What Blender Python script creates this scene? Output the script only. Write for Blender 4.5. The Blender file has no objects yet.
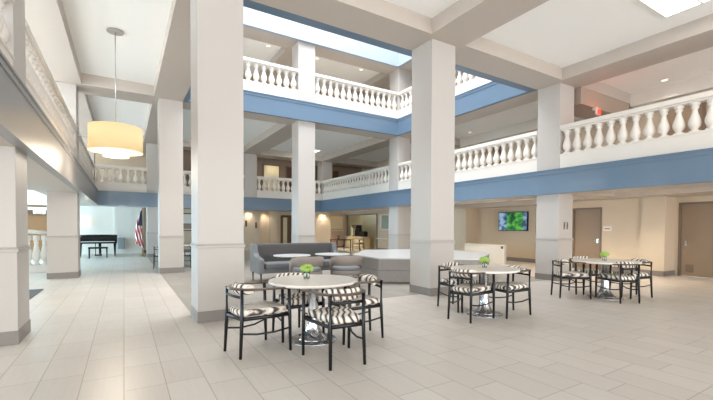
import bpy, bmesh, math, random
from mathutils import Vector, Matrix
random.seed(7)
R = math.radians
scene = bpy.context.scene
C = scene.collection

# ------------------------------------------------------------------ camera
EYE = 1.41
cam_d = bpy.data.cameras.new('camera'); cam = bpy.data.objects.new('camera', cam_d); C.objects.link(cam)
F_PX, CX, CY = 388.526, 365.05, 235.98
yaw, pitch, roll = R(31.8247), R(-1.1543), R(-0.2497)
s_, c_ = math.sin(yaw), math.cos(yaw)
fwd = Vector((s_*math.cos(pitch), c_*math.cos(pitch), math.sin(pitch)))
r0 = Vector((c_, -s_, 0)); u0 = Vector((-s_*math.sin(pitch), -c_*math.sin(pitch), math.cos(pitch)))
rgt = r0*math.cos(roll) - u0*math.sin(roll); upv = r0*math.sin(roll) + u0*math.cos(roll)
cam.matrix_world = Matrix(((rgt.x, upv.x, -fwd.x, 0), (rgt.y, upv.y, -fwd.y, 0), (rgt.z, upv.z, -fwd.z, EYE), (0, 0, 0, 1)))
cam_d.sensor_fit = 'HORIZONTAL'; cam_d.sensor_width = 36
cam_d.lens = 36*F_PX/713
cam_d.shift_x = (356.5-CX)/713; cam_d.shift_y = (CY-200)/713
cam_d.clip_start = 0.05; cam_d.clip_end = 200
scene.camera = cam

# ------------------------------------------------------------------ world, lights, exposure
scene.view_settings.view_transform = 'Standard'; scene.view_settings.look = 'None'
scene.view_settings.gamma = 1; scene.view_settings.use_curve_mapping = False
scene.view_settings.exposure = 1.1
w = bpy.data.worlds.new('world'); scene.world = w; w.use_nodes = True
w.node_tree.nodes['Background'].inputs[0].default_value = (0.90, 0.95, 1.0, 1)
w.node_tree.nodes['Background'].inputs[1].default_value = .85
scene.cycles.max_bounces = 10; scene.cycles.diffuse_bounces = 6; scene.cycles.glossy_bounces = 4
scene.cycles.sample_clamp_indirect = 6

def area(name, loc, rot, sx, sy, power, col):
    l = bpy.data.lights.new(name, 'AREA'); l.shape = 'RECTANGLE'; l.size = sx; l.size_y = sy; l.energy = power; l.color = col
    o = bpy.data.objects.new(name, l); C.objects.link(o); o.location = loc; o.rotation_euler = rot; return o
def spot(name, loc, power, col, ang=110, blend=.9, rad=.06):
    l = bpy.data.lights.new(name, 'SPOT'); l.energy = power; l.color = col; l.spot_size = R(ang); l.spot_blend = blend; l.shadow_soft_size = rad
    o = bpy.data.objects.new(name, l); C.objects.link(o); o.location = loc; return o
WARM = (1.0, .84, .66); DAY = (.82, .92, 1.0); NEU = (1.0, .95, .88)
area('window_light_back', (4, -14, 2.4), (R(96), 0, 0), 26, 7, 1350, (1, .95, .90))
area('window_light_left', (-8.3, 3, 2.6), (0, R(-105), 0), 3.6, 12, 330, DAY)
area('window_light_piano', (-8.3, 20, 1.9), (0, R(-90), 0), 3, 8, 900, (.5, .8, 1.0))
area('fill_light_gallery', (-5.0, 13.5, 4.1), (0, R(-100), 0), 1.7, 20, 360, DAY)  # unseen fill on the left partition, added to brighten deep ceilings
area('fill_light_gallery_top', (-5.0, 12, 7.2), (0, R(-96), 0), 1.6, 16, 200, DAY)  # second unseen fill, added one level up; not an actual window
area('skylight_light', (5.7, 10.1, 12.5), (0, 0, 0), 8, 6.5, 720, (.97, .98, 1.0))

# ------------------------------------------------------------------ materials
def lin(c):
    f = lambda v: (v/255/12.92) if v/255 <= .04045 else ((v/255+.055)/1.055)**2.4
    return (f(c[0]), f(c[1]), f(c[2]), 1)
def mat(name, col, rough=.6, metal=0, var=.06, scale=6, bump=0, bscale=60, emit=None, estr=0, coat=0):
    m = bpy.data.materials.new(name); m.use_nodes = True; nt = m.node_tree; b = nt.nodes['Principled BSDF']
    b.inputs['Roughness'].default_value = rough; b.inputs['Metallic'].default_value = metal
    b.inputs['Coat Weight'].default_value = coat
    tc = nt.nodes.new('ShaderNodeNewGeometry')
    n = nt.nodes.new('ShaderNodeTexNoise'); n.inputs['Scale'].default_value = scale; n.inputs['Detail'].default_value = 3
    nt.links.new(tc.outputs['Position'], n.inputs['Vector'])
    mx = nt.nodes.new('ShaderNodeMixRGB'); c = lin(col)
    mx.inputs[1].default_value = tuple(v*(1-var) for v in c[:3])+(1,); mx.inputs[2].default_value = tuple(min(1, v*(1+var)) for v in c[:3])+(1,)
    nt.links.new(n.outputs['Fac'], mx.inputs[0]); nt.links.new(mx.outputs[0], b.inputs['Base Color'])
    if bump:
        n2 = nt.nodes.new('ShaderNodeTexNoise'); n2.inputs['Scale'].default_value = bscale
        nt.links.new(tc.outputs['Position'], n2.inputs['Vector'])
        bp = nt.nodes.new('ShaderNodeBump'); bp.inputs['Strength'].default_value = bump; bp.inputs['Distance'].default_value = .004
        nt.links.new(n2.outputs['Fac'], bp.inputs['Height']); nt.links.new(bp.outputs[0], b.inputs['Normal'])
    if emit:
        b.inputs['Emission Color'].default_value = lin(emit); b.inputs['Emission Strength'].default_value = estr
    return m
def plank_floor(name, c1, c2, cm, rough):
    m = bpy.data.materials.new(name); m.use_nodes = True; nt = m.node_tree; b = nt.nodes['Principled BSDF']
    g = nt.nodes.new('ShaderNodeNewGeometry'); sp = nt.nodes.new('ShaderNodeSeparateXYZ'); cb = nt.nodes.new('ShaderNodeCombineXYZ')
    nt.links.new(g.outputs['Position'], sp.inputs[0])
    ad = nt.nodes.new('ShaderNodeMath'); ad.operation = 'ADD'; ad.inputs[1].default_value = 32.51
    nt.links.new(sp.outputs['X'], ad.inputs[0]); nt.links.new(sp.outputs['Y'], cb.inputs['X']); nt.links.new(ad.outputs[0], cb.inputs['Y'])
    br = nt.nodes.new('ShaderNodeTexBrick'); br.inputs['Scale'].default_value = 1
    br.inputs['Brick Width'].default_value = .65; br.inputs['Row Height'].default_value = .325; br.inputs['Mortar Size'].default_value = .004
    br.inputs['Mortar Smooth'].default_value = .1; br.offset = .33; br.offset_frequency = 3
    br.inputs['Color1'].default_value = lin(c1); br.inputs['Color2'].default_value = lin(c2); br.inputs['Mortar'].default_value = lin(cm)
    nt.links.new(cb.outputs[0], br.inputs['Vector'])
    mp = nt.nodes.new('ShaderNodeMapping'); mp.inputs['Scale'].default_value = (14, 1.2, 1)
    n = nt.nodes.new('ShaderNodeTexNoise'); n.inputs['Scale'].default_value = 2; n.inputs['Detail'].default_value = 5
    nt.links.new(g.outputs['Position'], mp.inputs[0]); nt.links.new(mp.outputs[0], n.inputs['Vector'])
    mx = nt.nodes.new('ShaderNodeMixRGB'); mx.blend_type = 'MULTIPLY'; mx.inputs[0].default_value = .12
    nt.links.new(br.outputs['Color'], mx.inputs[1]); nt.links.new(n.outputs['Fac'], mx.inputs[2]); nt.links.new(mx.outputs[0], b.inputs['Base Color'])
    b.inputs['Roughness'].default_value = rough; b.inputs['Specular IOR Level'].default_value = .5
    bp = nt.nodes.new('ShaderNodeBump'); bp.inputs['Strength'].default_value = .3; bp.inputs['Distance'].default_value = .002; bp.invert = True
    nt.links.new(br.outputs['Fac'], bp.inputs['Height']); nt.links.new(bp.outputs[0], b.inputs['Normal'])
    return m
def stripe_fabric(name):
    m = bpy.data.materials.new(name); m.use_nodes = True; nt = m.node_tree; b = nt.nodes['Principled BSDF']
    tc = nt.nodes.new('ShaderNodeTexCoord')
    mp = nt.nodes.new('ShaderNodeMapping'); mp.inputs['Rotation'].default_value = (R(20), R(15), R(25))
    wv = nt.nodes.new('ShaderNodeTexWave'); wv.bands_direction = 'Y'
    wv.inputs['Scale'].default_value = 5.2; wv.inputs['Distortion'].default_value = 5.5; wv.inputs['Detail'].default_value = 2.5; wv.inputs['Detail Scale'].default_value = .9
    nt.links.new(tc.outputs['Object'], mp.inputs[0]); nt.links.new(mp.outputs[0], wv.inputs['Vector'])
    cr = nt.nodes.new('ShaderNodeValToRGB'); e = cr.color_ramp.elements
    e[0].position = .10; e[0].color = lin((66, 62, 62)); e[1].position = .80; e[1].color = lin((236, 230, 220))
    for p_, c in ((.24, (128, 116, 106)), (.40, (206, 194, 178)), (.52, (232, 226, 216)), (.68, (188, 172, 154))):
        k = e.new(p_); k.color = lin(c)
    nt.links.new(wv.outputs['Fac'], cr.inputs[0]); nt.links.new(cr.outputs[0], b.inputs['Base Color'])
    b.inputs['Roughness'].default_value = .75
    return m
M = {}
M['paint'] = mat('column_wallpaper', (188, 183, 178), .55, var=.02, scale=30, bump=.25, bscale=140)
M['wain'] = mat('wainscot_vinyl', (181, 176, 170), .5, var=.03, scale=40, bump=.35, bscale=160)
M['rail'] = mat('chair_rail_paint', (172, 167, 162), .4, var=.02)
M['base'] = mat('baseboard_taupe', (128, 122, 117), .45, var=.03)
M['beam'] = mat('beam_taupe', (190, 181, 172), .6, var=.02, bump=.1)
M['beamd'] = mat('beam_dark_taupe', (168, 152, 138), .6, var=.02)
M['ceil'] = mat('ceiling_white', (250, 250, 248), .8, var=.01)
M['blue'] = mat('fascia_blue', (98, 121, 143), .33, var=.03, coat=.2)
M['paleblue'] = mat('fascia_pale_blue', (160, 172, 184), .4, var=.02)
M['bluel'] = mat('fascia_grey_blue', (140, 140, 142), .38, var=.03, coat=.15)
M['white'] = mat('balustrade_white', (226, 220, 212), .5, var=.02)
M['wall'] = mat('wall_beige', (207, 192, 170), .6, var=.02, scale=20, bump=.15)
M['wallp'] = mat('wall_pale', (226, 222, 214), .6, var=.02)
M['cream'] = mat('wall_cream', (236, 226, 192), .6, var=.02)
M['walld'] = mat('wall_dark_taupe', (150, 132, 116), .6, var=.03)
M['floor'] = plank_floor('floor_planks_light', (216, 209, 200), (208, 200, 191), (170, 162, 153), .33)
M['floor2'] = plank_floor('floor_planks_grey', (168, 162, 154), (158, 152, 144), (135, 129, 122), .42)
M['black'] = mat('black_metal', (13, 14, 17), .4, var=.1)
M['chairwood'] = mat('dark_stained_wood', (78, 60, 46), .3, var=.2, scale=30, coat=.3)
M['stripe'] = stripe_fabric('striped_fabric')
M['marble'] = mat('table_top_stone', (232, 224, 215), .3, var=.07, scale=12, coat=.2)
M['marblew'] = mat('counter_white', (214, 214, 214), .28, var=.02, coat=.2)
M['chrome'] = mat('brushed_chrome', (200, 202, 206), .18, metal=1, var=.03)
M['sofa'] = mat('sofa_grey_fabric', (84, 83, 83), .7, var=.08, scale=25, bump=.3)
M['sofal'] = mat('sofa_light_grey', (116, 119, 122), .6, var=.06, scale=25, bump=.3)
M['woven'] = mat('barrel_chair_weave', (140, 131, 124), .7, var=.16, scale=60, bump=.5, bscale=120)
M['panelg'] = mat('island_panel', (152, 148, 143), .45, var=.1, scale=9)
M['door'] = mat('door_brown', (148, 128, 106), .45, var=.04)
M['doorf'] = mat('door_frame_brown', (124, 106, 90), .45, var=.04)
M['green'] = mat('flower_lime', (150, 182, 84), .6, var=.35, scale=90)
M['stem'] = mat('stem_green', (88, 128, 48), .6, var=.2, scale=60)
M['oak'] = mat('oak_veneer', (212, 190, 150), .45, var=.12, scale=14)
M['amber'] = mat('amber_panel', (120, 80, 42), .5, var=.1)
M['brown'] = mat('brown_wood', (96, 66, 44), .45, var=.15)
M['pianob'] = mat('piano_lacquer', (4, 5, 8), .45, var=.1)
M['pianob'].node_tree.nodes['Principled BSDF'].inputs['Specular IOR Level'].default_value = .25
M['ivory'] = mat('piano_keys', (236, 234, 226), .3, var=.02)
M['shade'] = mat('lamp_shade_linen', (226, 204, 160), .8, var=.04, scale=60, emit=(240, 208, 150), estr=.22)
M['glow'] = mat('lit_diffuser', (255, 246, 228), .6, var=0, emit=(255, 244, 222), estr=.7)
M['panelglow'] = mat('lit_ceiling_panel', (255, 255, 255), .6, var=0, emit=(255, 252, 245), estr=2.2)
M['sconceglow'] = mat('lit_sconce', (255, 244, 220), .6, var=0, emit=(255, 236, 205), estr=2.5)
M['redglow'] = mat('lit_red_sign', (255, 60, 40), .6, var=0, emit=(255, 50, 30), estr=1.2)
M['red'] = mat('flag_red', (178, 44, 48), .7, var=.05)
M['fwhite'] = mat('flag_white', (236, 232, 228), .7, var=.03)
M['navy'] = mat('flag_navy', (44, 52, 92), .7, var=.05)
M['brass'] = mat('brass', (200, 160, 80), .3, metal=1, var=.05)
M['plastic'] = mat('white_plastic', (232, 230, 224), .4, var=.02)
M['greybox'] = mat('grey_box', (150, 170, 184), .5, var=.05)
M['mat'] = mat('dark_doormat', (92, 96, 98), .9, var=.2, scale=80, bump=.5)
M['pinkish'] = mat('blush_panel', (214, 186, 162), .6, var=.03)
gl = bpy.data.materials.new('clear_glass'); gl.use_nodes = True
gb = gl.node_tree.nodes['Principled BSDF']; gb.inputs['Transmission Weight'].default_value = 1; gb.inputs['Roughness'].default_value = .02
gb.inputs['Base Color'].default_value = (.9, .97, .95, 1); gb.inputs['IOR'].default_value = 1.3; M['glass'] = gl
M['gglass'] = mat('office_window_glass', (150, 168, 160), .12, var=.1, scale=3, coat=.5)
def screen_mat():
    m = bpy.data.materials.new('screen_picture'); m.use_nodes = True; nt = m.node_tree; b = nt.nodes['Principled BSDF']
    tc = nt.nodes.new('ShaderNodeTexCoord'); sp = nt.nodes.new('ShaderNodeSeparateXYZ'); nt.links.new(tc.outputs['Generated'], sp.inputs[0])
    n = nt.nodes.new('ShaderNodeTexNoise'); n.inputs['Scale'].default_value = 5; n.inputs['Detail'].default_value = 5
    nt.links.new(tc.outputs['Generated'], n.inputs['Vector'])
    cr = nt.nodes.new('ShaderNodeValToRGB'); e = cr.color_ramp.elements
    e[0].position = .38; e[0].color = lin((28, 70, 40)); e[1].position = .62; e[1].color = lin((110, 190, 70)); k = e.new(.5); k.color = lin((48, 140, 62))
    nt.links.new(n.outputs['Fac'], cr.inputs[0])
    cr2 = nt.nodes.new('ShaderNodeValToRGB'); e = cr2.color_ramp.elements
    e[0].position = .42; e[0].color = lin((40, 60, 110)); e[1].position = .6; e[1].color = lin((150, 185, 215)); 
    nt.links.new(n.outputs['Fac'], cr2.inputs[0])
    r = nt.nodes.new('ShaderNodeValToRGB'); e = r.color_ramp.elements   # green area in the middle, blue towards the sides
    e[0].position = .08; e[0].color = (1, 1, 1, 1); e[1].position = .78; e[1].color = (1, 1, 1, 1)
    for p_, v in ((.14, 0), (.66, 0)):
        k = e.new(p_); k.color = (v, v, v, 1)
    nt.links.new(sp.outputs['Y'], r.inputs[0])
    mx = nt.nodes.new('ShaderNodeMixRGB'); nt.links.new(r.outputs[0], mx.inputs[0]); nt.links.new(cr.outputs[0], mx.inputs[1]); nt.links.new(cr2.outputs[0], mx.inputs[2])
    b.inputs['Base Color'].default_value = (.01, .01, .01, 1); b.inputs['Roughness'].default_value = .15
    nt.links.new(mx.outputs[0], b.inputs['Emission Color']); b.inputs['Emission Strength'].default_value = .42
    return m
M['screen'] = screen_mat()

# ------------------------------------------------------------------ helpers
def bx(bm, x0, x1, y0, y1, z0, z1, bev=0, seg=2):
    ps = [(x0, y0, z0), (x1, y0, z0), (x1, y1, z0), (x0, y1, z0), (x0, y0, z1), (x1, y0, z1), (x1, y1, z1), (x0, y1, z1)]
    v = [bm.verts.new(p) for p in ps]
    fs = [bm.faces.new([v[i] for i in f]) for f in ((3, 2, 1, 0), (4, 5, 6, 7), (0, 1, 5, 4), (1, 2, 6, 5), (2, 3, 7, 6), (3, 0, 4, 7))]
    if bev:
        es = list({e for f in fs for e in f.edges})
        bmesh.ops.bevel(bm, geom=es, offset=bev, segments=seg, profile=.5, affect='EDGES')
def lathe(bm, prof, cx=0, cy=0, z=0, n=20):
    rings = []
    for r, h in prof:
        rings.append([bm.verts.new((cx+r*math.cos(2*math.pi*i/n), cy+r*math.sin(2*math.pi*i/n), z+h)) for i in range(n)] if r > 1e-5 else [bm.verts.new((cx, cy, z+h))])
    for a, b in zip(rings, rings[1:]):
        for i in range(n):
            j = (i+1) % n
            if len(a) == 1 and len(b) == 1: continue
            if len(a) == 1: bm.faces.new((a[0], b[j], b[i])).smooth = True
            elif len(b) == 1: bm.faces.new((a[i], a[j], b[0])).smooth = True
            else: bm.faces.new((a[i], a[j], b[j], b[i])).smooth = True
    for ring, top in ((rings[0], 0), (rings[-1], 1)):
        if len(ring) > 1: bm.faces.new(ring if top else ring[::-1])
def sweep(bm, pts, w, h=None, n=10, up=(0, 0, 1)):
    """tube through pts; w radius (or list); h -> elliptical half-height"""
    pts = [Vector(p) for p in pts]; rings = []
    for i, p in enumerate(pts):
        t = (pts[min(i+1, len(pts)-1)]-pts[max(i-1, 0)]).normalized()
        a = t.cross(Vector(up)); a = a.normalized() if a.length > 1e-3 else Vector((1, 0, 0))
        b = a.cross(t).normalized(); ww = w[i] if isinstance(w, (list, tuple)) else w
        hh = ww if h is None else (h[i] if isinstance(h, (list, tuple)) else h)
        rings.append([bm.verts.new(p+a*ww*math.cos(2*math.pi*k/n)+b*hh*math.sin(2*math.pi*k/n)) for k in range(n)])
    for A, B in zip(rings, rings[1:]):
        for k in range(n):
            j = (k+1) % n; bm.faces.new((A[k], A[j], B[j], B[k])).smooth = True
    bm.faces.new(rings[0][::-1]); bm.faces.new(rings[-1])
def prism(bm, poly, z0, z1, bev=0):
    a = [bm.verts.new((x, y, z0)) for x, y in poly]; b = [bm.verts.new((x, y, z1)) for x, y in poly]; n = len(poly)
    fs = [bm.faces.new(a[::-1]), bm.faces.new(b)]+[bm.faces.new((a[i], a[(i+1) % n], b[(i+1) % n], b[i])) for i in range(n)]
    if bev: bmesh.ops.bevel(bm, geom=list({e for f in fs for e in f.edges}), offset=bev, segments=3, profile=.5, affect='EDGES')
def mk(name, fn, m, parent=None, loc=(0, 0, 0)):
    bm = bmesh.new(); fn(bm); bmesh.ops.recalc_face_normals(bm, faces=bm.faces)
    me = bpy.data.meshes.new(name); bm.to_mesh(me); bm.free()
    ms = m if isinstance(m, list) else [m]
    for x in ms: me.materials.append(x)
    o = bpy.data.objects.new(name, me); C.objects.link(o); o.location = loc
    if parent: o.parent = parent
    return o
def boxes(L, bev=0): return lambda bm: [bx(bm, *b, bev=bev) for b in L]
def empty(name, label, cat, loc=(0, 0, 0), rz=0, group=None):
    o = bpy.data.objects.new(name, None); C.objects.link(o); o.location = loc; o.rotation_euler = (0, 0, rz); o.empty_display_size = .1
    o['label'] = label; o['category'] = cat
    if group: o['group'] = group
    return o
def tag(o, label, cat, group=None):
    o['label'] = label; o['category'] = cat
    if group: o['group'] = group
    return o
def st(name, L, m, bev=0, parent=None, fn=None):
    o = mk(name, fn or boxes(L, bev), m, parent)
    if not parent: o['kind'] = 'structure'
    return o
def dup(root, loc, rz, label, group=None):
    r = root.copy(); C.objects.link(r); r.location = loc; r.rotation_euler = (0, 0, rz); r['label'] = label
    if group: r['group'] = group
    for ch in list(root.children):
        k = ch.copy(); C.objects.link(k); k.parent = r
        for g in ch.children:
            d = g.copy(); C.objects.link(d); d.parent = k
    return r

# ------------------------------------------------------------------ building grid (metres)
W = .662
XL, X1, X2, X3 = -1.0907, .9226, 5.4059, 9.9137      # XL: right face of the left line; others: left face
Y0, Y1, Y2 = 6.1305, 13.3319, 20.7716
S2, S3, S4 = 2.354, 5.316, 8.169
T2, T3 = 2.981, 5.965
CL3, CL4 = 5.623, 8.45
OV, DB = .136, .132
XR, YF, YB, XW = 13.75, 25.0, -5.0, -8.0
# floor
st('floor', [(XW, X1, YB, 26, -.1, 0), (X1, 16, YB, Y0+.3, -.1, 0), (X3+.35, 16, Y0+.3, 26, -.1, 0)], M['floor'])
st('floor_atrium', [(X1, X3+.35, Y0+.3, 26, -.1, 0)], M['floor2'])
# third level slab: white coffered ceiling seen from the second level, with a square well
st('ceiling', [(XW, X1+W, YB, 26, CL3, T3-.02), (X3, 15, YB, 26, CL3, T3-.02), (X1+W, X3, YB, Y0+W, CL3, T3-.02), (X1+W, X3, Y1, 26, CL3, T3-.02)], M['ceil'])
st('ceiling_top', [(XW, X1+W, YB, 26, CL4, 8.85), (X3, 15, YB, 26, CL4, 8.85), (X1+W, X3, YB, Y0+W, CL4, 8.85), (X1+W, X3, Y1, 26, CL4, 8.85)], M['ceil'])
def grid_beams(z0, z1):
    L = []
    for y in (Y0-7.2, Y0, Y1, Y2):
        L.append((XW, 15, y-DB, y+W+(DB if y != Y0 else .0), z0, z1))
    xs = [(XL-W-DB, XL+DB), (X1-DB, X1+W+DB), (X2-DB, X2+W+DB), (X3-DB, X3+W+DB)]
    ys = [(YB, Y0-7.2-DB), (Y0-7.2+W+DB, Y0-DB), (Y0+W, Y1-DB), (Y1+W+DB, Y2-DB), (Y2+W+DB, 26)]
    for i, (a, b) in enumerate(xs):
        for j, (c, d) in enumerate(ys):
            if j == 2:
                if i == 2: continue
                if i == 1: b = X1+W
                if i == 3: a = X3
            L.append((a, b, c, d, z0, z1))
    return L
st('trim_1', grid_beams(S3, CL3+.002), M['beam'])
st('trim_2', grid_beams(S4, CL4+.002), M['beam'])
# second level slab: left of the corridor, right of the hall, beyond the far row
st('ceiling_lower', [(XW, XL-.9, YB, 26, 2.6, T2-.02), (X3+.9, 15, YB, 26, 2.55, T2-.02), (XL-.9, X3+.9, Y2+.8, 26, 2.55, T2-.02)], M['ceil'])
st('trim_3', [(XL-.9, XL, YB, Y2+.8, S2, T2-.02), (X3, X3+.9, YB, Y2, S2, T2-.02), (XL, X3+.9, Y2, Y2+.8, S2, T2-.02),
              (XW, XL-.9, Y0, Y0+W, S2+.06, 2.6), (XW, XL-.9, Y1, Y1+W, S2+.06, 2.6), (X3+.9, XR-.9, Y0, Y0+W, S2+.06, 2.55), (X3+.9, XR-.9, Y1, Y1+W, S2+.06, 2.55),
              (XR-.85, 15, 1, 8.2, 2.40, 2.55), (XR-.3, 15, 8.2, 26, 2.36, 2.55)], M['beam'])
# blue fascias (second and third levels) with a bead moulding
def fascia(name, L, beads, m='blue'):
    o = st(name, L, M[m], bev=0)
    mk('moulding', boxes(beads), M[m], o)
b_ = .018
fascia('trim_4', [(XL, XL+OV, YB, Y2-OV, S2, T2)], [(XL, XL+OV+b_, YB, Y2-OV, T2-.09, T2-.05), (XL, XL+OV+b_, YB, Y2-OV, T2, T2+.03)], 'bluel')
fascia('trim_5', [(X3-OV, X3, YB, Y2-OV, S2, T2)], [(X3-OV-b_, X3, YB, Y2-OV, T2-.09, T2-.05), (X3-OV-b_, X3, YB, Y2-OV, T2, T2+.03)])
fascia('trim_6', [(XL, X3, Y2-OV, Y2, S2, T2)], [(XL+OV, X3-OV, Y2-OV-b_, Y2, T2-.09, T2-.05), (XL+OV, X3-OV, Y2-OV-b_, Y2, T2, T2+.03)])
ON = .235
def ring(z0, z1): return [(X1+W, X3, Y0+W, Y0+W+ON, z0, z1), (X1+W, X3, Y1-OV, Y1, z0, z1), (X1+W, X1+W+OV, Y0+W+ON, Y1-OV, z0, z1), (X3-OV, X3, Y0+W+ON, Y1-OV, z0, z1)]
def ring2(z0, z1, e): return [(X1+W+OV+e, X3-OV-e, Y0+W, Y0+W+ON+e, z0, z1), (X1+W+OV+e, X3-OV-e, Y1-OV-e, Y1, z0, z1), (X3-OV-e, X3, Y0+W+ON, Y1-OV, z0, z1), (X1+W, X1+W+OV+e, Y0+W+ON, Y1-OV, z0, z1)]
fascia('trim_7', ring(S3-.006, T3), ring2(T3-.09, T3-.05, b_)+ring2(T3, T3+.03, b_))
o = st('trim_8', ring(S4-.006, 9.5), M['paleblue'])
# outer shell
st('wall_far', [(-2.2, 16, YF, YF+.2, 0, 9), (XW, -2.2, YF+.5, YF+.7, 0, 9)], M['wall'])
st('wall_far_upper', [(2, 15, 22.6, 22.7, T2, CL3), (1.5, 15, 18.2, 18.3, T3, CL4)], M['walld'])
st('wall_left', [(XW-.2, XW, 9, 15.5, 0, 9), (XW-.2, XW, 5, 25.5, 2.9, 9), (XW-.2, XW, 24, 25.5, 0, 2.9), (-5.2, -5.1, 9, 25, T2, CL3), (-5.2, -5.1, 9, 25, T3, CL4)], M['wall'])
st('wall_piano', [(-.42, .9, YF-.55, YF, 0, S2+.2)], M['wallp'])
st('wall_piano_left', [(-3.4, -.42, YF-.25, YF, 0, S2+.2)], M['wallp'])
st('wall_nook', [(.9, 3.9, YF-.35, YF, 0, S2+.2)], M['wall'])
# right wall, ground floor, in its steps
st('wall_right', [
    (14.4, 14.6, YB, 3.99, 0, 2.55), (14.4, 14.6, 3.99, 5.04, 2.23, 2.55), (14.4, 14.6, 5.04, 5.13, 0, 2.55),
    (13.70, 14.6, 5.13, 5.75, 0, 2.55),
    (13.85, 14.6, 5.75, 7.0, 0, 2.55), (13.85, 14.6, 7.0, 8.03, 2.16, 2.55), (13.85, 14.6, 8.03, 9.1, 0, 2.55),
    (14.5, 14.7, 9.1, 13.1, 0, 2.55), (13.75, 14.7, 13.1, 19.0, 0, 2.55),
    (13.75, 13.9, 19.0, 20.62, 0, 1.32), (13.75, 13.9, 19.0, 20.62, 2.26, 2.55), (13.75, 13.9, 19.0, 19.35, 1.32, 2.26), (13.75, 13.9, 20.28, 20.62, 1.32, 2.26),
    (13.75, 13.9, 20.62, 24.6, 2.38, 2.55), (13.75, 13.9, 24.6, 25, 0, 2.55)], M['wall'])
st('wall_alcove', [(15.2, 15.3, 20, 25, 0, 2.55), (13.9, 15.2, 19.9, 20.0, 0, 2.55), (13.9, 15.2, 24.9, 25, 0, 2.55)], M['cream'])
st('wall_right_upper', [(XR, XR+.2, YB, 26, T2, CL3), (XR, XR+.2, YB, 26, T3, CL4)], M['wall'])
st('trim_11', [(13.4, XR, YB, Y0-DB, 5.22, CL3), (13.4, XR, Y0+W+DB, Y1-DB, 5.22, CL3)], M['wallp'])
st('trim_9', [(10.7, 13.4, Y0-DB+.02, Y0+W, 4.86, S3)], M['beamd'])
st('baseboard_right', [(13.68, 13.70, 5.11, 5.75, 0, .16), (13.68, 14.4, 5.11, 5.13, 0, .16), (13.83, 13.85, 5.75, 7.0, 0, .16), (13.83, 13.85, 8.04, 9.1, 0, .16), (14.48, 14.5, 9.1, 13.1, 0, .16), (13.73, 13.75, 13.1, 20.6, 0, .16), (14.38, 14.4, YB, 3.98, 0, .16)], M['base'])
st('baseboard_far', [(3.9, 13.7, YF-.02, YF, 0, .16), (.9, 3.9, YF-.37, YF-.35, 0, .14)], M['base'])
st('trim_10', [(13.68, 13.75, 24.5, 24.6, 0, 2.4), (13.68, 13.75, 20.62, 20.72, 0, 2.4), (13.68, 13.75, 20.62, 24.6, 2.36, 2.44)], M['base'])
# doors on the right wall
def door(name, x, y0, y1, h, hy):
    d = st(name, [(x+.04, x+.09, y0, y1, .01, h)], M['door'], bev=.004)
    mk('door_frame', boxes([(x-.02, x+.1, y0-.06, y0, 0, h+.06), (x-.02, x+.1, y1, y1+.06, 0, h+.06), (x-.02, x+.1, y0, y1, h, h+.06)]), M['doorf'], d)
    def hd(bm): sweep(bm, [(x+.04, hy, 1.0), (x-.03, hy, 1.0), (x-.035, hy-.11 if hy > (y0+y1)/2 else hy+.11, 1.0)], .011); bx(bm, x+.03, x+.045, hy-.03, hy+.03, .93, 1.07)
    mk('door_handle', hd, M['chrome'], d)
    return d
door('door_1', 13.85, 7.06, 7.97, 2.10, 7.16)
d2 = door('door_2', 14.4, 4.05, 4.98, 2.17, 4.86)
mk('kick_vent', boxes([(14.43, 14.442, 4.66, 4.86, .12, .36)]+[(14.425, 14.43, 4.67, 4.85, .14+.03*i, .152+.03*i) for i in range(7)]), M['doorf'], d2)
# doors and pictures on upper galleries, seen between the balusters
for i, (ya, yb) in enumerate(((1.9, 2.8), (4.3, 5.2), (8.2, 9.1), (11.2, 12.1))):
    dd = st('door_%d' % (3+i), [(XR-.05, XR-.01, ya, yb, T2, T2+2.1)], M['door'])
    mk('door_frame', boxes([(XR-.07, XR, ya-.07, ya, T2, T2+2.17), (XR-.07, XR, yb, yb+.07, T2, T2+2.17), (XR-.07, XR, ya, yb, T2+2.1, T2+2.17)]), M['doorf'], dd)
for i, xa in enumerate((4.6, 7.0, 8.4, 11)):
    dd = st('door_%d' % (7+i), [(xa, xa+.9, 22.54, 22.59, T2, T2+2.1)], M['brown'] if i != 1 else M['cream'])
    mk('door_frame', boxes([(xa-.07, xa, 22.53, 22.6, T2, T2+2.17), (xa+.9, xa+.97, 22.53, 22.6, T2, T2+2.17), (xa, xa+.9, 22.53, 22.6, T2+2.1, T2+2.17)]), M['doorf'], dd)
# far wall, ground floor: protruding wall, lit doorway, shelves niche
st('wall_far_step', [(5.2, 7.4, YF-.35, YF, 0, 2.55), (8.13, 8.9, YF-.12, YF, 2.2, 2.55), (8.13, 8.6, YF-.12, YF, 0, 2.2), (9.6, 12.1, YF-1.0, YF, 0, 2.55)], M['wall'])
dd = st('door_11', [(9.0, 9.32, YF-.05, YF-.01, .02, 2.1)], M['cream'])
mk('door_frame', boxes([(8.88, 9.0, YF-.15, YF, 0, 2.25), (9.32, 9.58, YF-.15, YF, 0, 2.25), (9.0, 9.32, YF-.15, YF, 2.1, 2.25)]), M['brown'], dd)
# office window beside the alcove
win = st('window_1', [(13.72, 13.78, 19.35, 19.40, 1.32, 2.26), (13.72, 13.78, 20.23, 20.28, 1.32, 2.26), (13.72, 13.78, 19.4, 20.23, 1.32, 1.37), (13.72, 13.78, 19.4, 20.23, 2.21, 2.26)], M['wallp'])
mk('window_pane', boxes([(13.76, 13.77, 19.4, 20.23, 1.37, 2.21)]), M['gglass'], win)
mk('window_sill', boxes([(13.55, 13.75, 19.2, 20.5, .74, .79)]), M['plastic'], win)

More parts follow.
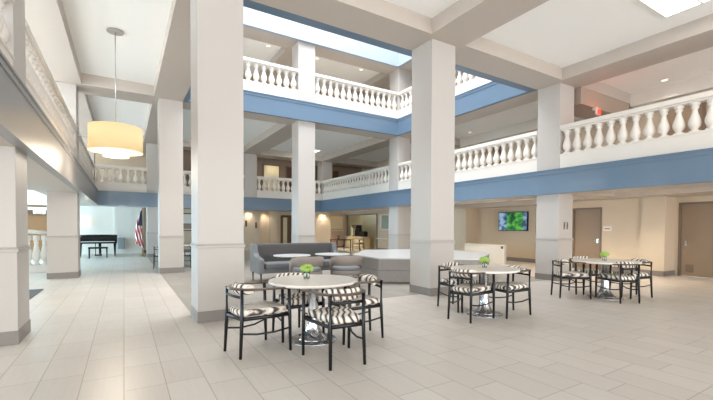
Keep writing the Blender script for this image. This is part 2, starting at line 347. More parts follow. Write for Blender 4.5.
# ------------------------------------------------------------------ columns
def column(x, y, label, top=S3, low=True, z0=0):
    c = empty('column', label, 'column', (x+W/2, y+W/2, z0)); h = W/2
    mk('shaft', boxes([(-h, h, -h, h, 1.13 if low else 0, top-z0)], bev=.006), M['paint'], c)
    if low:
        mk('wainscot', boxes([(-h-.004, h+.004, -h-.004, h+.004, .16, 1.115)]), M['wain'], c)
        mk('chair_rail', boxes([(-h-.022, h+.022, -h-.022, h+.022, 1.105, 1.145), (-h-.012, h+.012, -h-.012, h+.012, 1.145, 1.165)], bev=.006), M['rail'], c)
        mk('baseboard', boxes([(-h-.014, h+.014, -h-.014, h+.014, 0, .165)], bev=.004), M['base'], c)
    return c
column(XL-W, Y0, 'square pale column at the far left edge under the grey-blue fascia')
column(XL-W, Y1, 'square beige column on the left, beside the white stair balusters')
column(X1, Y0, 'large square column left of the front dining table')
column(X1, Y1, 'square column in the corridor, beyond the drum pendant lamp')
column(X2, Y0, 'square column between the front table and the white topped island', )
column(X3, Y0, 'square column right of the wall screen')
column(X2, Y1, 'square column rising behind the grey sofa')
column(X3, Y1, 'square column beyond the island, at the corner of the middle balcony')
column(X1, Y2, 'far column beside the flag, mostly hidden behind the corridor column', )
column(X2, Y2, 'upper far column left of the one behind the sofa, standing on the lower balcony', S3, False, T2)
column(X3, Y2, 'upper far corner column at the bend of the lower balcony', S3, False, T2)
column(XL-W, Y2, 'upper far left column at the end of the corridor', S3, False, T2)
column(X2, Y1, 'white upper column standing on the top balcony left of centre', S4, False, S3+.3)
column(X3, Y1, 'white upper column at the corner of the top balcony', S4, False, S3+.3)
column(X1, Y1, 'white upper column on the left end of the top balcony', S4, False, S3+.3)
column(X3, Y0, 'upper storey column above the one right of the wall screen', S4, False, S3+.3)

# ------------------------------------------------------------------ balustrades
BP = [(.085, 0), (.085, .035), (.06, .045), (.045, .06), (.06, .085), (.088, .13), (.098, .18), (.09, .24), (.066, .31), (.045, .38), (.038, .43), (.045, .45), (.062, .47), (.062, .485), (.05, .5), (.08, .53), (.085, .56)]
BP = [(r*1.15, z*1.09) for r, z in BP]
bal_bm = bmesh.new(); lathe(bal_bm, BP, n=12); bal_me = bpy.data.meshes.new('baluster'); bal_bm.to_mesh(bal_me); bal_bm.free(); bal_me.materials.append(M['white'])
def balustrade(ax, a0, a1, c, zf, label, sgn):
    """run along ax ('x' or 'y') from a0 to a1; outer face at c, body extends sgn*.24 away from the void; zf = top of the fascia"""
    e = empty('balustrade', label, 'balustrade', ((a0+a1)/2, c+sgn*.12, zf+.03) if ax == 'x' else (c+sgn*.12, (a0+a1)/2, zf+.03))
    h = (a1-a0)/2-.006
    def B(w, z0, z1, inset=0): return (-h, h, -w, w, z0, z1) if ax == 'x' else (-w, w, -h, h, z0, z1)
    mk('parapet', boxes([B(.11, 0, .37), B(.125, .37, .40)]), M['white'], e)
    mk('handrail', boxes([B(.10, 1.01, 1.05), B(.135, 1.05, 1.13), B(.12, 1.13, 1.165)], bev=.008), M['white'], e)
    n = max(1, round((a1-a0)/.272))
    for i in range(n):
        t = -h+(i+.5)*2*h/n
        b = bpy.data.objects.new('baluster', bal_me); C.objects.link(b); b.parent = e; b.location = (t, 0, .40) if ax == 'x' else (0, t, .40)
    return e
balustrade('y', -.4, Y0, X3, T2, 'white balustrade above the blue fascia at upper right, nearest run', 1)
balustrade('y', Y0+W, Y1, X3, T2, 'white balustrade on the middle balcony between the two right columns', 1)
balustrade('y', Y1+W, Y2, X3, T2, 'white balustrade on the lower balcony receding behind the centre column', 1)
balustrade('x', XL, X1, Y2, T2, 'white balustrade over the piano room behind the drum lamp', 1)
balustrade('x', X1+W, X2, Y2, T2, 'far white balustrade on the lower balcony left of the column behind the sofa', 1)
balustrade('x', X2+W, X3, Y2, T2, 'far white balustrade on the lower balcony either side of the column behind the sofa', 1)
balustrade('y', Y0-6, Y0, XL, T2, 'white balustrade at the top left edge, nearest run', -1)
balustrade('y', Y0+W, Y1, XL, T2, 'white balustrade over the left grey-blue fascia, receding to the piano room', -1)
balustrade('y', Y1+W, Y2, XL, T2, 'left balcony balustrade farthest down the corridor', -1)
balustrade('x', X1+W, X2, Y1, T3, 'white balustrade on the top balcony left of its middle column', 1)
balustrade('x', X2+W, X3, Y1, T3, 'white balustrade on the top balcony right of its middle column', 1)
balustrade('y', Y0+W, Y1, X3, T3, 'white balustrade on the top balcony, right-hand side of the opening', 1)

# ------------------------------------------------------------------ lamps
pl = empty('pendant_lamp', 'large round drum pendant lamp with warm cream shade hanging over the corridor', 'lamp', (-.13, 10.0, 2.9))
mk('ceiling_canopy', lambda bm: lathe(bm, [(.16, 0), (.16, .02), (.13, .035)], z=2.69, n=28), M['rail'], pl)
mk('rod', lambda bm: sweep(bm, [(0, 0, .7), (0, 0, 2.7)], .008), M['chrome'], pl)
mk('lamp_shade', lambda bm: lathe(bm, [(.50, .13), (.502, .13), (.502, .66), (.50, .66)], n=64), M['shade'], pl)
mk('diffuser', lambda bm: lathe(bm, [(.24, .03), (.24, .12), (.485, .145), (.485, .155)], n=48), M['glow'], pl)
mk('shade_frame', lambda bm: (lathe(bm, [(.03, .64), (.03, .72), (.01, .74)], n=12), [sweep(bm, [(0, 0, .66), (.49*math.cos(a), .49*math.sin(a), .66)], .006, n=6) for a in (0, 2.09, 4.19)]), M['chrome'], pl)
pe = bpy.data.lights.new('pendant_bulb', 'POINT'); pe.energy = 40; pe.color = WARM; pe.shadow_soft_size = .2
po = bpy.data.objects.new('pendant_bulb', pe); C.objects.link(po); po.location = (-.13, 10, 2.75)
def panel_light(x0, x1, y0, y1, z, label):
    e = empty('ceiling_light', label, 'light', ((x0+x1)/2, (y0+y1)/2, z)); a, b = (x1-x0)/2, (y1-y0)/2
    mk('frame', boxes([(-a, a, -b, -b+.04, -.03, 0), (-a, a, b-.04, b, -.03, 0), (-a, -a+.04, -b+.04, b-.04, -.03, 0), (a-.04, a, -b+.04, b-.04, -.03, 0), (-a+.04, a-.04, -.015, .015, -.03, 0)]), M['plastic'], e)
    mk('diffuser', boxes([(-a+.04, a-.04, -b+.04, b-.04, -.02, -.001)]), M['panelglow'], e)
panel_light(8.0, 9.15, 2.3, 3.5, CL3, 'square lit ceiling panel at the top right of the photo')
panel_light(8.0, 9.1, 19.2, 20.5, CL3, 'lit ceiling panel over the far lower balcony, beside the column behind the sofa')
dl_bm = bmesh.new(); lathe(dl_bm, [(.09, -.012), (.085, -.016), (.085, 0), (.09, 0)], n=20)
def downlight(x, y, z, label, power=60, col=WARM, ang=120, first=[]):
    if not first:
        e = empty('recessed_downlight', label, 'light', (x, y, z), group='recessed downlights')
        mk('trim_ring', lambda bm: lathe(bm, [(.075, -.004), (.1, -.012), (.105, -.002), (.105, -.001)], n=24), M['plastic'], e)
        mk('lens', lambda bm: lathe(bm, [(.075, -.006), (.075, -.001)], n=20), M['glow'], e)
        first.append(e)
    else: dup(first[0], (x, y, z), 0, label)
    spot('downlight_bulb', (x, y, z-.03), power, col, ang)
downlight(13.0, 4.95, CL3, 'recessed downlight above the nearest right balcony', 25, NEU)
downlight(12.9, 12.1, CL3, 'recessed downlight seen over the middle right balcony', 30, NEU)
downlight(4.8, 14.9, CL4, 'recessed downlight over the top balcony, leftmost', 40)
downlight(6.86, 14.9, CL4, 'recessed downlight over the top balcony, beside its middle column', 40)
downlight(9.0, 14.9, CL4, 'recessed downlight over the top balcony near its corner', 40)
downlight(12.2, 5.5, 2.55, 'recessed downlight before the right-hand brown doors', 120)
downlight(12.2, 7.6, 2.55, 'recessed downlight before the brown door behind the farthest table', 120)
downlight(12.4, 11.3, 2.55, 'recessed downlight in front of the wall screen', 110)
downlight(12.4, 17, 2.55, 'recessed downlight before the coffee alcove, right side', 90)
downlight(12.6, 22.3, 2.55, 'recessed downlight in front of the coffee alcove', 110)
downlight(14.5, 22.5, 2.55, 'recessed downlight inside the coffee alcove', 170)
downlight(7.75, 24.7, 2.55, 'recessed downlight over the far beige wall beside the lit doorway', 25)
downlight(6.66, 24.45, 2.55, 'recessed downlight over the far wall by the dark sconces', 25)
downlight(11.5, 23.75, 2.55, 'recessed downlight over the far wall left of the coffee alcove', 45)
downlight(-3.4, 12.5, 2.6, 'recessed downlight beyond the stair balusters', 20)
downlight(7.5, 22.0, CL3, 'recessed downlight over the far lower balcony', 25, WARM)
def sconce(x, y, z, label, m='sconceglow'):
    e = empty('wall_sconce', label, 'light', (x, y, z))
    mk('backplate', boxes([(-.05, .05, -.02, 0, -.08, .2)], bev=.004), M['chrome'], e)
    mk('sconce_shade', lambda bm: lathe(bm, [(.05, 0), (.055, .02), (.055, .36), (.05, .38)], cy=-.09, z=-.12, n=16), M[m], e)
sconce(-1.62, YF-.25, 1.62, 'tall lit wall sconce above the piano')
sconce(6.5, YF-.35, 1.6, 'dark wall sconce on the far beige wall, left one', 'brown')
sconce(7.12, YF-.35, 1.5, 'dark wall sconce on the far beige wall, right one', 'brown')

# ------------------------------------------------------------------ dining tables
def make_table():
    t = empty('dining_table', '', 'table')
    mk('tabletop', lambda bm: lathe(bm, [(.535, .725), (.55, .733), (.55, .753), (.545, .76)], n=56), M['marble'], t)
    mk('pedestal', lambda bm: lathe(bm, [(.20, .018), (.16, .04), (.115, .09), (.085, .16), (.07, .26), (.066, .40), (.066, .68), (.075, .70), (.16, .715), (.16, .725)], n=28), M['chrome'], t)
    mk('table_base', lambda bm: lathe(bm, [(.295, 0), (.30, .008), (.295, .016), (.24, .022), (.15, .03)], n=40), M['chrome'], t)
    return t
t1 = make_table(); t1.location = (2.02, 4.49, 0); t1['label'] = 'round stone topped pedestal table in front, nearest the camera'; t1['group'] = 'round dining tables'
dup(t1, (5.06, 4.40, 0), 0, 'round pedestal table in the middle of the floor, right of the island column')
t3 = dup(t1, (8.47, 4.20, 0), 0, 'round pedestal table farthest right, before the brown door'); t3.scale = (1.13, 1.13, 1)
dup(t1, (1.75, 15.6, 0), 0, 'small pedestal table far back behind the corridor column')
def make_flowers():
    v = empty('flower_vase', '', 'plant')
    mk('vase', lambda bm: lathe(bm, [(.034, 0), (.04, .008), (.042, .06), (.038, .085), (.034, .085), (.037, .06), (.035, .012), (0, .01)], n=20), M['glass'], v)
    def stems(bm):
        for i in range(7):
            a = i*.9; sweep(bm, [(.015*math.cos(a), .015*math.sin(a), .012), (.01*math.cos(a+2), .01*math.sin(a+2), .06), (.04*math.cos(a), .04*math.sin(a), .12)], .003, n=5)
    mk('stem', stems, M['stem'], v)
    def blooms(bm):
        rr = random.Random(3)
        for i in range(90):
            th, ph = rr.uniform(0, 6.28), math.acos(rr.uniform(-.45, 1))
            c = Vector((.07*math.sin(ph)*math.cos(th), .07*math.sin(ph)*math.sin(th), .125+.048*math.cos(ph)))
            bmesh.ops.create_icosphere(bm, subdivisions=1, radius=rr.uniform(.014, .024), matrix=Matrix.Translation(c))
    mk('bloom', blooms, M['green'], v)
    return v
f1 = make_flowers(); f1.location = (1.98, 4.60, .76); f1['label'] = 'lime green flowers in a small glass vase on the front table'; f1['group'] = 'flower vases on the tables'
dup(f1, (5.08, 4.42, .76), 1, 'lime green flowers in a glass vase on the middle table')
dup(f1, (8.47, 4.22, .76), 2, 'lime green flowers in a glass vase on the farthest right table')

# ------------------------------------------------------------------ striped armchairs
def make_chair():
    t = empty('dining_chair', '', 'chair')
    RB, FR = (-.27, .185), (.27, .28)
    for sx in (-1, 1):
        mk('leg', lambda bm: sweep(bm, [(RB[0]-.02, sx*RB[1]*1.04, 0), (RB[0], sx*RB[1], .40), (RB[0], sx*RB[1], .745)], [.016, .021, .019], n=10), M['black'], t)
        mk('leg', lambda bm: sweep(bm, [(FR[0]+.01, sx*FR[1], 0), (FR[0], sx*FR[1], .40), (FR[0]-.01, sx*FR[1], .725)], [.016, .021, .019], n=10), M['black'], t)
        mk('stretcher', lambda bm: sweep(bm, [(RB[0], sx*RB[1], .265), (-.1, sx*.20, .235), (.1, sx*.235, .235), (FR[0], sx*FR[1], .265)], .011, n=8), M['black'], t)
    mk('seat_frame', lambda bm: [sweep(bm, p, .014, .022, n=8) for p in (
        [(RB[0], RB[1], .42), (FR[0], FR[1], .42)], [(RB[0], -RB[1], .42), (FR[0], -FR[1], .42)],
        [(RB[0], -RB[1], .42), (RB[0], RB[1], .42)], [(FR[0], -FR[1], .42), (FR[0], FR[1], .42)])], M['black'], t)
    arm = []
    for k in range(-9, 10):
        a = k/9*R(100); arm.append((-.05-.245*math.cos(a) if abs(k) < 9 else -.05-.245*math.cos(a), .265*math.sin(a), .738))
    arm = [(.30, -.285, .722), (.15, -.285, .730)]+arm+[(.15, .285, .730), (.30, .285, .722)]
    mk('armrest', lambda bm: sweep(bm, arm, [.018, .024]+[.034]*19+[.024, .018], [.014]*23, n=10), M['chairwood'], t)
    mk('back_bar', lambda bm: sweep(bm, [(RB[0], -RB[1], .655), (-.285, 0, .655), (RB[0], RB[1], .655)], .011, .016, n=8), M['black'], t)
    def seat(bm):
        prism(bm, [(-.25, -.16), (.25, -.25), (.27, -.2), (.275, 0), (.27, .2), (.25, .25), (-.25, .16), (-.265, 0)], .435, .51, bev=.028)
        for f in bm.faces: f.smooth = True
    mk('seat', seat, M['stripe'], t)
    pad = [(-.245+.11*(k/5)**2, .20*k/5, .732) for k in range(-5, 6)]
    mk('back_pad', lambda bm: sweep(bm, pad, [.018]+[.034]*9+[.018], [.04]+[.058]*9+[.04], n=14), M['stripe'], t)
    return t
def at(rear, ang):   # rear-leg midpoint on the floor + facing angle -> origin
    a = R(ang); return (rear[0]+.28*math.cos(a), rear[1]+.28*math.sin(a), 0)
ch = make_chair(); used = []
def chair(rear, ang, label, group):
    if not used: ch.location = at(rear, ang); ch.rotation_euler = (0, 0, R(ang)); ch['label'] = label; ch['group'] = group; used.append(1)
    else: dup(ch, at(rear, ang), R(ang), label, group)
G1, G2, G3, G4 = ('striped armchairs around the front table', 'striped armchairs around the middle table', 'striped armchairs around the right table', 'armchairs behind the corridor column')
chair((1.02, 4.40), 12, 'black armchair with zebra striped seat, left of the front table', G1)
chair((1.92, 3.42), 86, 'black striped armchair nearest the camera, back towards us at the front table', G1)
chair((2.84, 4.30), 172, 'black striped armchair on the right side of the front table', G1)
chair((1.91, 5.13), -88, 'striped armchair mostly hidden behind the front table', G1)
chair((4.34, 4.25), 14, 'black striped armchair at the left front of the middle table', G2)
chair((5.68, 4.15), 170, 'black striped armchair on the right side of the middle table', G2)
chair((5.02, 5.26), -88, 'striped armchair behind the middle table, its pad showing at left', G2)
chair((7.65, 4.76), -33, 'black striped armchair at the left of the farthest right table', G3)
chair((8.16, 3.60), 63, 'black striped armchair facing away at the front of the farthest right table', G3)
chair((9.33, 3.85), 156, 'black striped armchair on the right end of the farthest right table', G3)
chair((8.84, 5.0), -112, 'striped armchair behind the farthest right table', G3)
chair((1.02, 14.85), 60, 'dark armchair far back on the left side of the corridor column', G4)
chair((2.15, 14.75), 110, 'dark armchair far back on the right side of the corridor column', G4)

# ------------------------------------------------------------------ sofa, small tables, barrel chairs
sf = empty('sofa', 'long grey high-backed sofa with winged ends behind the small round tables', 'sofa', (4.1, 10.05, 0))
mk('base_frame', boxes([(-1.2, 1.2, -.36, .40, .24, .36)], bev=.015), M['sofal'], sf)
mk('seat_cushion', boxes([(-1.06, -.01, -.40, .24, .355, .50), (.01, 1.06, -.40, .24, .355, .50)], bev=.035), M['sofal'], sf)
mk('backrest', boxes([(-1.13, 1.13, .24, .42, .36, .98)], bev=.04), M['sofa'], sf)
for sx in (-1, 1):
    def wing(bm, sx=sx):
        prof = [(-.42, .24), (-.42, .58), (-.38, .62), (.02, .66), (.12, .74), (.18, .97), (.43, .98), (.43, .24)]
        a = [bm.verts.new((sx*1.10, y, z)) for y, z in prof]; b = [bm.verts.new((sx*1.23, y, z)) for y, z in prof]; n = len(prof)
        fs = [bm.faces.new(a), bm.faces.new(b[::-1])]+[bm.faces.new((a[i], b[i], b[(i+1) % n], a[(i+1) % n])) for i in range(n)]
        bmesh.ops.bevel(bm, geom=list({e for f in fs for e in f.edges}), offset=.018, segments=2, affect='EDGES')
    mk('armrest', wing, M['sofal'], sf)
for x in (-1.17, 0, 1.17):
    for y in (-.36, .36): mk('leg', lambda bm: sweep(bm, [(x, y, 0), (x, y, .25)], [.016, .024], n=8), M['black'], sf)
sm = make_table_small = empty('side_table', 'small round white table before the left half of the grey sofa', 'table', (3.52, 9.08, 0), group='small round tables by the sofa')
mk('tabletop', lambda bm: lathe(bm, [(.445, .715), (.455, .722), (.455, .738), (.45, .742)], n=48), M['marblew'], sm)
mk('pedestal', lambda bm: lathe(bm, [(.12, .015), (.05, .05), (.03, .12), (.03, .68), (.12, .715)], n=20), M['chrome'], sm)
mk('table_base', lambda bm: lathe(bm, [(.24, 0), (.24, .012), (.12, .02)], n=32), M['chrome'], sm)
dup(sm, (4.62, 9.05, 0), 0, 'small round white table before the right half of the grey sofa, beside the island')
def make_barrel():
    t = empty('barrel_chair', '', 'chair')
    def shell(bm):   # curved back wrapping the seat, open towards +Y
        n = 28; rings = []
        for i in range(n+1):
            a = R(-200+i*220/n)          # from left front round the rear to right front
            d = abs(i-n/2)/(n/2); top = .76-.16*max(0, d-.35)**1.4/.65**1.4
            x, y = math.cos(a), math.sin(a)
            zb = .53 if d < .72 else .40
            rings.append([bm.verts.new(p) for p in ((.35*x, .33*y, zb), (.39*x, .37*y, zb), (.40*x, .39*y, top), (.36*x, .35*y, top))])
        for A, B in zip(rings, rings[1:]):
            for k in range(4): bm.faces.new((A[k], A[(k+1) % 4], B[(k+1) % 4], B[k])).smooth = True
        bm.faces.new(rings[0]); bm.faces.new(rings[-1][::-1])
    mk('backrest', shell, M['woven'], t)
    def band(bm):
        lathe(bm, [(.33, .30), (.365, .31), (.37, .40), (.35, .41)], n=36)
    mk('seat_frame', band, M['woven'], t)
    mk('seat', lambda bm: lathe(bm, [(.34, .405), (.355, .43), (.345, .47), (.30, .49), (0, .495)], n=36), M['sofal'], t)
    for x, y in ((-.25, -.22), (.25, -.22), (-.25, .24), (.25, .24)):
        mk('leg', lambda bm: sweep(bm, [(x*1.1, y*1.1, 0), (x, y, .31)], [.012, .02], n=8), M['brown'], t)
    return t
bc = make_barrel(); bc.location = (3.62, 8.42, 0); bc.rotation_euler = (0, 0, R(-8)); bc['label'] = 'taupe barrel chair seen from behind, just beyond the front table flowers'; bc['group'] = 'barrel chairs'
dup(bc, (4.56, 8.22, 0), R(-14), 'taupe barrel chair seen from behind, beside the island', 'barrel chairs')

# ------------------------------------------------------------------ island
poly = [(5.46, 8.18), (7.54, 6.72), (9.55, 8.1), (9.72, 8.7), (9.72, 10.2), (8.87, 11.1), (7.1, 11.5), (5.55, 9.6)]
cxp, cyp = sum(p[0] for p in poly)/8, sum(p[1] for p in poly)/8
isl = empty('island_counter', 'large many-sided low island with white top and taupe panelled sides', 'counter', (cxp, cyp, 0))
def sc(k): return [((x-cxp)*k, (y-cyp)*k) for x, y in poly]
mk('body', lambda bm: prism(bm, sc(.985), .05, .625), M['panelg'], isl)
mk('plinth', lambda bm: prism(bm, sc(.96), 0, .05), M['base'], isl)
mk('countertop', lambda bm: prism(bm, sc(1.0), .625, .66), M['marblew'], isl)
def strips(bm):
    P = sc(.988); n = len(P)
    for i in range(n):
        a, b = Vector(P[i]), Vector(P[(i+1) % n]); sweep(bm, [(a.x, a.y, .34), (b.x, b.y, .34)], .006, n=4)
mk('panel_groove', strips, M['base'], isl)
lw = empty('low_wall', 'low beige half-height partition in front of the wall screen', 'partition', (13.05, 11.4, 0))
mk('panel', boxes([(-.07, .07, -1.1, 1.05, 0, .72)], bev=.01), M['wallp'], lw)
mk('cap', boxes([(-.09, .09, -1.12, 1.07, .72, .745)], bev=.006), M['wallp'], lw)
mk('socket_plate', boxes([(-.082, -.07, -1.03, -.95, .60, .70)]), M['black'], lw)

# ------------------------------------------------------------------ wall screen, signs, switches
tv = empty('wall_screen', 'flat wall-mounted screen showing a green and blue picture', 'screen', (14.45, 11.03, 1.73))
mk('bezel', boxes([(-.04, .05, -.735, .735, -.41, .41)], bev=.008), M['black'], tv)
mk('display', boxes([(-.046, -.04, -.71, .71, -.385, .385)]), M['screen'], tv)
sg = empty('wall_sign', 'small white sign with red lettering strip right of the brown door', 'sign', (13.84, 6.82, 1.43))
mk('plate', boxes([(-.01, .01, -.13, .13, -.08, .08)]), M['plastic'], sg)
mk('red_strip', boxes([(-.013, -.01, -.09, .09, -.02, .01)]), M['red'], sg)
for i, yo in enumerate((.26, .40)):
    s = empty('wall_switch', ('left' if i == 0 else 'right')+' of two small dark switches on the column right of the screen', 'switch', (X3+yo, Y0-.004, 1.50))
    mk('plate', boxes([(-.025, .025, -.012, 0, -.10, .10)], bev=.003), M['doorf'], s); mk('toggle', boxes([(-.008, .008, -.02, -.012, -.02, .03)]), M['black'], s)
ex = empty('exit_sign', 'glowing red sign hung under the beam of the upper right balcony', 'sign', (11.35, 5.9, 4.70))
mk('housing', boxes([(-.10, .10, -.03, .03, -.08, .08)], bev=.005), M['plastic'], ex); mk('lit_face', boxes([(-.09, .09, -.036, -.03, -.07, .07)]), M['redglow'], ex)
mk('hanger', boxes([(-.02, .02, .02, .14, .08, .14)]), M['plastic'], ex)
el = bpy.data.lights.new('exit_glow', 'POINT'); el.energy = 2; el.color = (1, .12, .06); el.shadow_soft_size = .05
eo = bpy.data.objects.new('exit_glow', el); C.objects.link(eo); eo.location = (11.35, 5.7, 4.75)

# ------------------------------------------------------------------ piano, bench, flag
pn = empty('grand_piano', 'black closed grand piano in the blue lit room at the end of the corridor', 'piano', (-1.03, 21.8, 0))
case = [(-.75, 0), (.75, 0), (.75, .9), (.62, 1.35), (.3, 1.62), (-.1, 1.7), (-.45, 1.66), (-.7, 1.45), (-.75, 1.2)]
mk('case', lambda bm: prism(bm, [(x, y+.22) for x, y in case[2:]]+[(-.75, .22), (.75, .22)], .68, 1.0, bev=.01), M['pianob'], pn)
mk('lid', lambda bm: prism(bm, [(x*1.015, y+.21) for x, y in case], 1.0, 1.03), M['pianob'], pn)
mk('keybed', boxes([(-.75, .75, -.12, .22, .64, .72), (-.75, -.66, -.12, .22, .72, .90), (.66, .75, -.12, .22, .72, .90), (-.66, .66, .1, .22, .74, .9)], bev=.006), M['pianob'], pn)
kb = mk('keyboard', boxes([(-.65+i*.025, -.627+i*.025, -.1, .06, .72, .742) for i in range(52)]), M['ivory'], pn)
mk('music_shelf', boxes([(-.45, .45, .3, .45, 1.03, 1.045)]), M['pianob'], pn)
for x, y in ((-.66, .1), (.66, .1), (0, 1.6)):
    lg = mk('leg', lambda bm: sweep(bm, [(x, y, .06), (x, y, .3), (x, y, .68)], [.03, .04, .06], n=10), M['pianob'], pn)
    mk('caster', lambda bm: lathe(bm, [(.02, 0), (.03, .03), (.02, .06)], cx=x, cy=y, n=10), M['brass'], lg)
mk('pedal_lyre', boxes([(-.12, -.09, .3, .33, .1, .68), (.09, .12, .3, .33, .1, .68), (-.14, .14, .25, .36, .06, .12)]), M['pianob'], pn)
bn = empty('piano_bench', 'black four-legged bench in front of the grand piano', 'bench', (-1.0, 21.35, 0))
mk('seat', boxes([(-.37, .37, -.17, .17, .43, .50)], bev=.015), M['pianob'], bn)
for x in (-.33, .33):
    for y in (-.13, .13): mk('leg', lambda bm: sweep(bm, [(x, y, 0), (x, y, .43)], [.018, .026], n=8), M['pianob'], bn)
fl = empty('flag', 'striped national flag hanging from a floor pole beside the pale wall', 'flag', (.76, 21.7, 0))
mk('pole', lambda bm: lathe(bm, [(.018, .04), (.018, 2.3), (.03, 2.31), (.03, 2.34), (.012, 2.36), (.035, 2.42), (0, 2.5)], n=12), M['brass'], fl)
mk('stand', lambda bm: lathe(bm, [(.16, 0), (.16, .02), (.1, .04), (.03, .07), (.03, .12)], n=24), M['brass'], fl)
def flag_cloth(bm):
    nu, nv = 40, 26; g = []
    for i in range(nu+1):
        row = []; u = i/nu                       # u across the folds, v down
        for j in range(nv+1):
            v = j/nv; wdt = .06+.32*math.sin(min(1, v*1.25)*math.pi/2)
            x = -.02-wdt*u*.92+.10*v*0; z = 2.26-1.88*v*(1-.18*u)-.10*u
            y = .045*math.sin(u*19+v*1.5)*(.3+v*.9)
            row.append(bm.verts.new((x+.08*v, y, z)))
        g.append(row)
    for i in range(nu):
        for j in range(nv):
            f = bm.faces.new((g[i][j], g[i+1][j], g[i+1][j+1], g[i][j+1])); f.smooth = True
            u, v = i/nu, j/nv
            if v < .40 and u < .75: f.material_index = 2
            else: f.material_index = int((u*5.0+v*6.5)) % 2
mk('cloth', lambda bm: flag_cloth(bm), [M['red'], M['fwhite'], M['navy']], fl).modifiers.new('s', 'SOLIDIFY').thickness = .006
wb = empty('wall_box', 'small grey box on the pale wall right of the piano', 'box', (-.12, YF-.62, .55))
mk('box_body', boxes([(-.16, .16, -.06, .06, -.30, .30)], bev=.01), M['greybox'], wb)
mk('grille', boxes([(-.13, .13, -.068, -.06, -.25+.06*i, -.22+.06*i) for i in range(9)]), M['rail'], wb)

# ------------------------------------------------------------------ stair balustrade and left room
sb = empty('stair_balustrade', 'white stair balustrade with fat turned balusters behind the left column', 'balustrade', (-2.49, 15.6, 0))
mk('plinth', boxes([(-.55, .95, -.14, .14, 0, .22)], bev=.01), M['white'], sb)
mk('handrail', lambda bm: sweep(bm, [(-.6, 0, 1.38), (-.1, 0, 1.27), (1.0, 0, 1.16)], .11, .06, n=4), M['white'], sb)
SP = [(.12, 0), (.12, .06), (.07, .08), (.10, .16), (.15, .27), (.14, .38), (.09, .52), (.06, .66), (.08, .70), (.06, .74), (.11, .80), (.11, .93)]
for i in range(5): mk('baluster', lambda bm: lathe(bm, [(q*.78, h) for q, h in SP], cx=-.02+.2*i-.0, z=.21, n=16), M['white'], sb)
cb = empty('reception_cabinet', 'amber wooden cabinet beyond the stair balusters', 'cabinet', (-3.25, 22.4, 0))
mk('body', boxes([(-.6, .75, -.02, .4, 0, 1.9)], bev=.01), M['amber'], cb)
mk('top_shelf', boxes([(-.65, .8, -.06, .42, 1.9, 1.98), (-.65, .8, -.04, .42, 2.3, 2.38), (-.65, -.6, -.04, .42, 1.98, 2.3), (.75, .8, -.04, .42, 1.98, 2.3)]), M['brown'], cb)
mk('side_panel', boxes([(-.66, -.56, -.05, .4, 0, 1.9)]), M['brown'], cb)
for i, (dx, cc) in enumerate(((-.3, 'brown'), (.0, 'cream'), (.35, 'brown'))):
    q = mk('shelf_box', boxes([(-.1, .1, -.08, .08, 0, .18)], bev=.02), M[cc], None, (-3.25+dx, 22.55, 1.98))
    tag(q, ('left brown', 'middle pale', 'right brown')[i]+' small box on top of the amber cabinet', 'box', 'boxes on the amber cabinet')
tag(mk('doormat', boxes([(-.45, .45, -.75, .75, 0, .012)], bev=.004), M['mat'], None, (-2.0, 10.5, .001)), 'dark grey mat on the floor left of the corridor', 'mat')

# ------------------------------------------------------------------ framed picture & the far room
fp = empty('framed_picture', 'large dark framed picture on the far wall right of the corridor column', 'picture', (3.15, YF-.36, 1.72))
mk('frame', boxes([(-.38, .38, -.04, 0, .46, .52), (-.38, .38, -.04, 0, -.52, -.46), (-.38, -.32, -.04, 0, -.46, .46), (.32, .38, -.04, 0, -.46, .46)]), M['brown'], fp)
mk('print', boxes([(-.32, .32, -.02, -.005, -.46, .46)]), M['wallp'], fp)
mk('dark_shape', boxes([(-.25, .25, -.025, -.02, -.40, -.08)]), M['walld'], fp)
cab = empty('coffee_cabinet', 'light oak cabinet with doors in the cream coffee alcove', 'cabinet', (13.6, 23.0, 0))
mk('body', boxes([(-.2, .4, -1.1, 1.15, .05, .80)], bev=.005), M['oak'], cab)
mk('worktop', boxes([(-.23, .42, -1.12, 1.17, .80, .84)], bev=.004), M['oak'], cab)
for i in range(4):
    dr = mk('door', boxes([(-.215, -.2, -1.07+i*.56, -.54+i*.56, .09, .76)], bev=.003), M['oak'], cab)
    mk('handle', boxes([(-.235, -.215, -.64+i*.56, -.62+i*.56, .45, .58)]), M['chrome'], dr)
cm = empty('coffee_machine', 'tall black coffee machine on the oak cabinet', 'machine', (13.65, 23.1, .84))
mk('housing', boxes([(-.18, .22, -.32, .32, .58, .78), (.02, .22, -.32, .32, 0, .58), (-.18, .22, -.32, .32, 0, .06)], bev=.01), M['black'], cm)
mk('spout', boxes([(-.10, -.04, -.05, .05, .42, .58)]), M['chrome'], cm)
mk('front_plate', boxes([(-.186, -.18, -.25, .25, .61, .75)]), M['chrome'], cm)
cu = empty('coffee_urn', 'low black appliance right of the tall coffee machine', 'machine', (13.65, 22.2, .84))
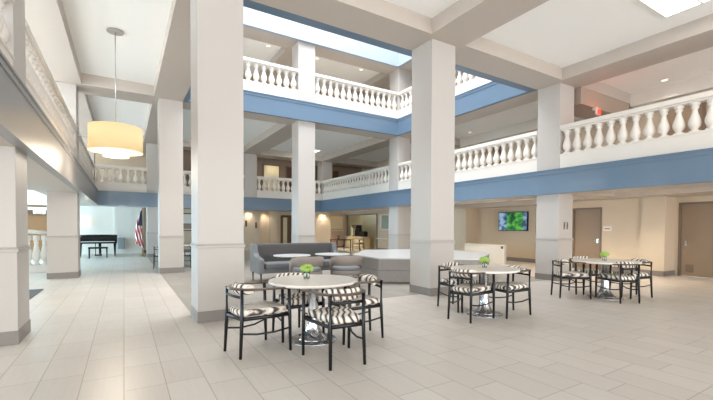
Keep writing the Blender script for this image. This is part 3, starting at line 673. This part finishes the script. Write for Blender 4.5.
mk('housing', boxes([(-.16, .18, -.27, .27, 0, .32)], bev=.02), M['black'], cu); mk('lid', boxes([(-.12, .14, -.2, .2, .32, .36)], bev=.01), M['black'], cu)
bf = empty('menu_frame', 'thin framed board standing left of the coffee machine', 'frame', (13.75, 23.9, .84))
mk('frame', boxes([(-.02, .02, -.25, -.22, 0, .72), (-.02, .02, .22, .25, 0, .72), (-.02, .02, -.22, .22, .69, .72), (-.02, .02, -.22, .22, 0, .03)]), M['black'], bf)
mk('board', boxes([(-.01, .01, -.22, .22, .03, .69)]), M['cream'], bf)
dup(ch, (12.55, 20.95, 0), R(200), 'striped armchair in front of the oak coffee cabinet', 'chairs in the far seating area')
ft = empty('dark_table', 'small dark square table in the far seating area behind the sofa', 'table', (10.9, 20.3, 0))
mk('tabletop', boxes([(-.5, .5, -.45, .45, .70, .74)], bev=.005), M['black'], ft)
for x in (-.45, .45):
    for y in (-.4, .4): mk('leg', boxes([(x-.02, x+.02, y-.02, y+.02, 0, .70)]), M['black'], ft)
pp = empty('pass_through', 'pale serving hatch panel on the far wall left of the coffee alcove', 'panel', (13.05, YF-.01, 0))
mk('upper_panel', boxes([(-.5, .5, -.05, 0, 1.35, 2.25)]), M['cream'], pp)
mk('ledge', boxes([(-.5, .5, -.2, 0, 1.20, 1.25)]), M['plastic'], pp)
mk('lower_panel', boxes([(-.5, .5, -.04, 0, .1, 1.15)]), M['pinkish'], pp)
pot = empty('potted_plant', 'small green potted plant on the dark far table', 'plant', (10.7, 20.2, .74))
mk('pot', lambda bm: lathe(bm, [(.05, 0), (.07, .1), (.06, .1), (.045, .02), (0, .02)], n=16), M['brown'], pot)
def leaves(bm):
    rr = random.Random(5)
    for i in range(30):
        a, b = rr.uniform(0, 6.28), rr.uniform(.2, 1.1); bmesh.ops.create_icosphere(bm, subdivisions=1, radius=.025, matrix=Matrix.Translation((.09*math.cos(a)*math.sin(b), .09*math.sin(a)*math.sin(b), .1+.12*math.cos(b))))
mk('foliage', leaves, M['stem'], pot)
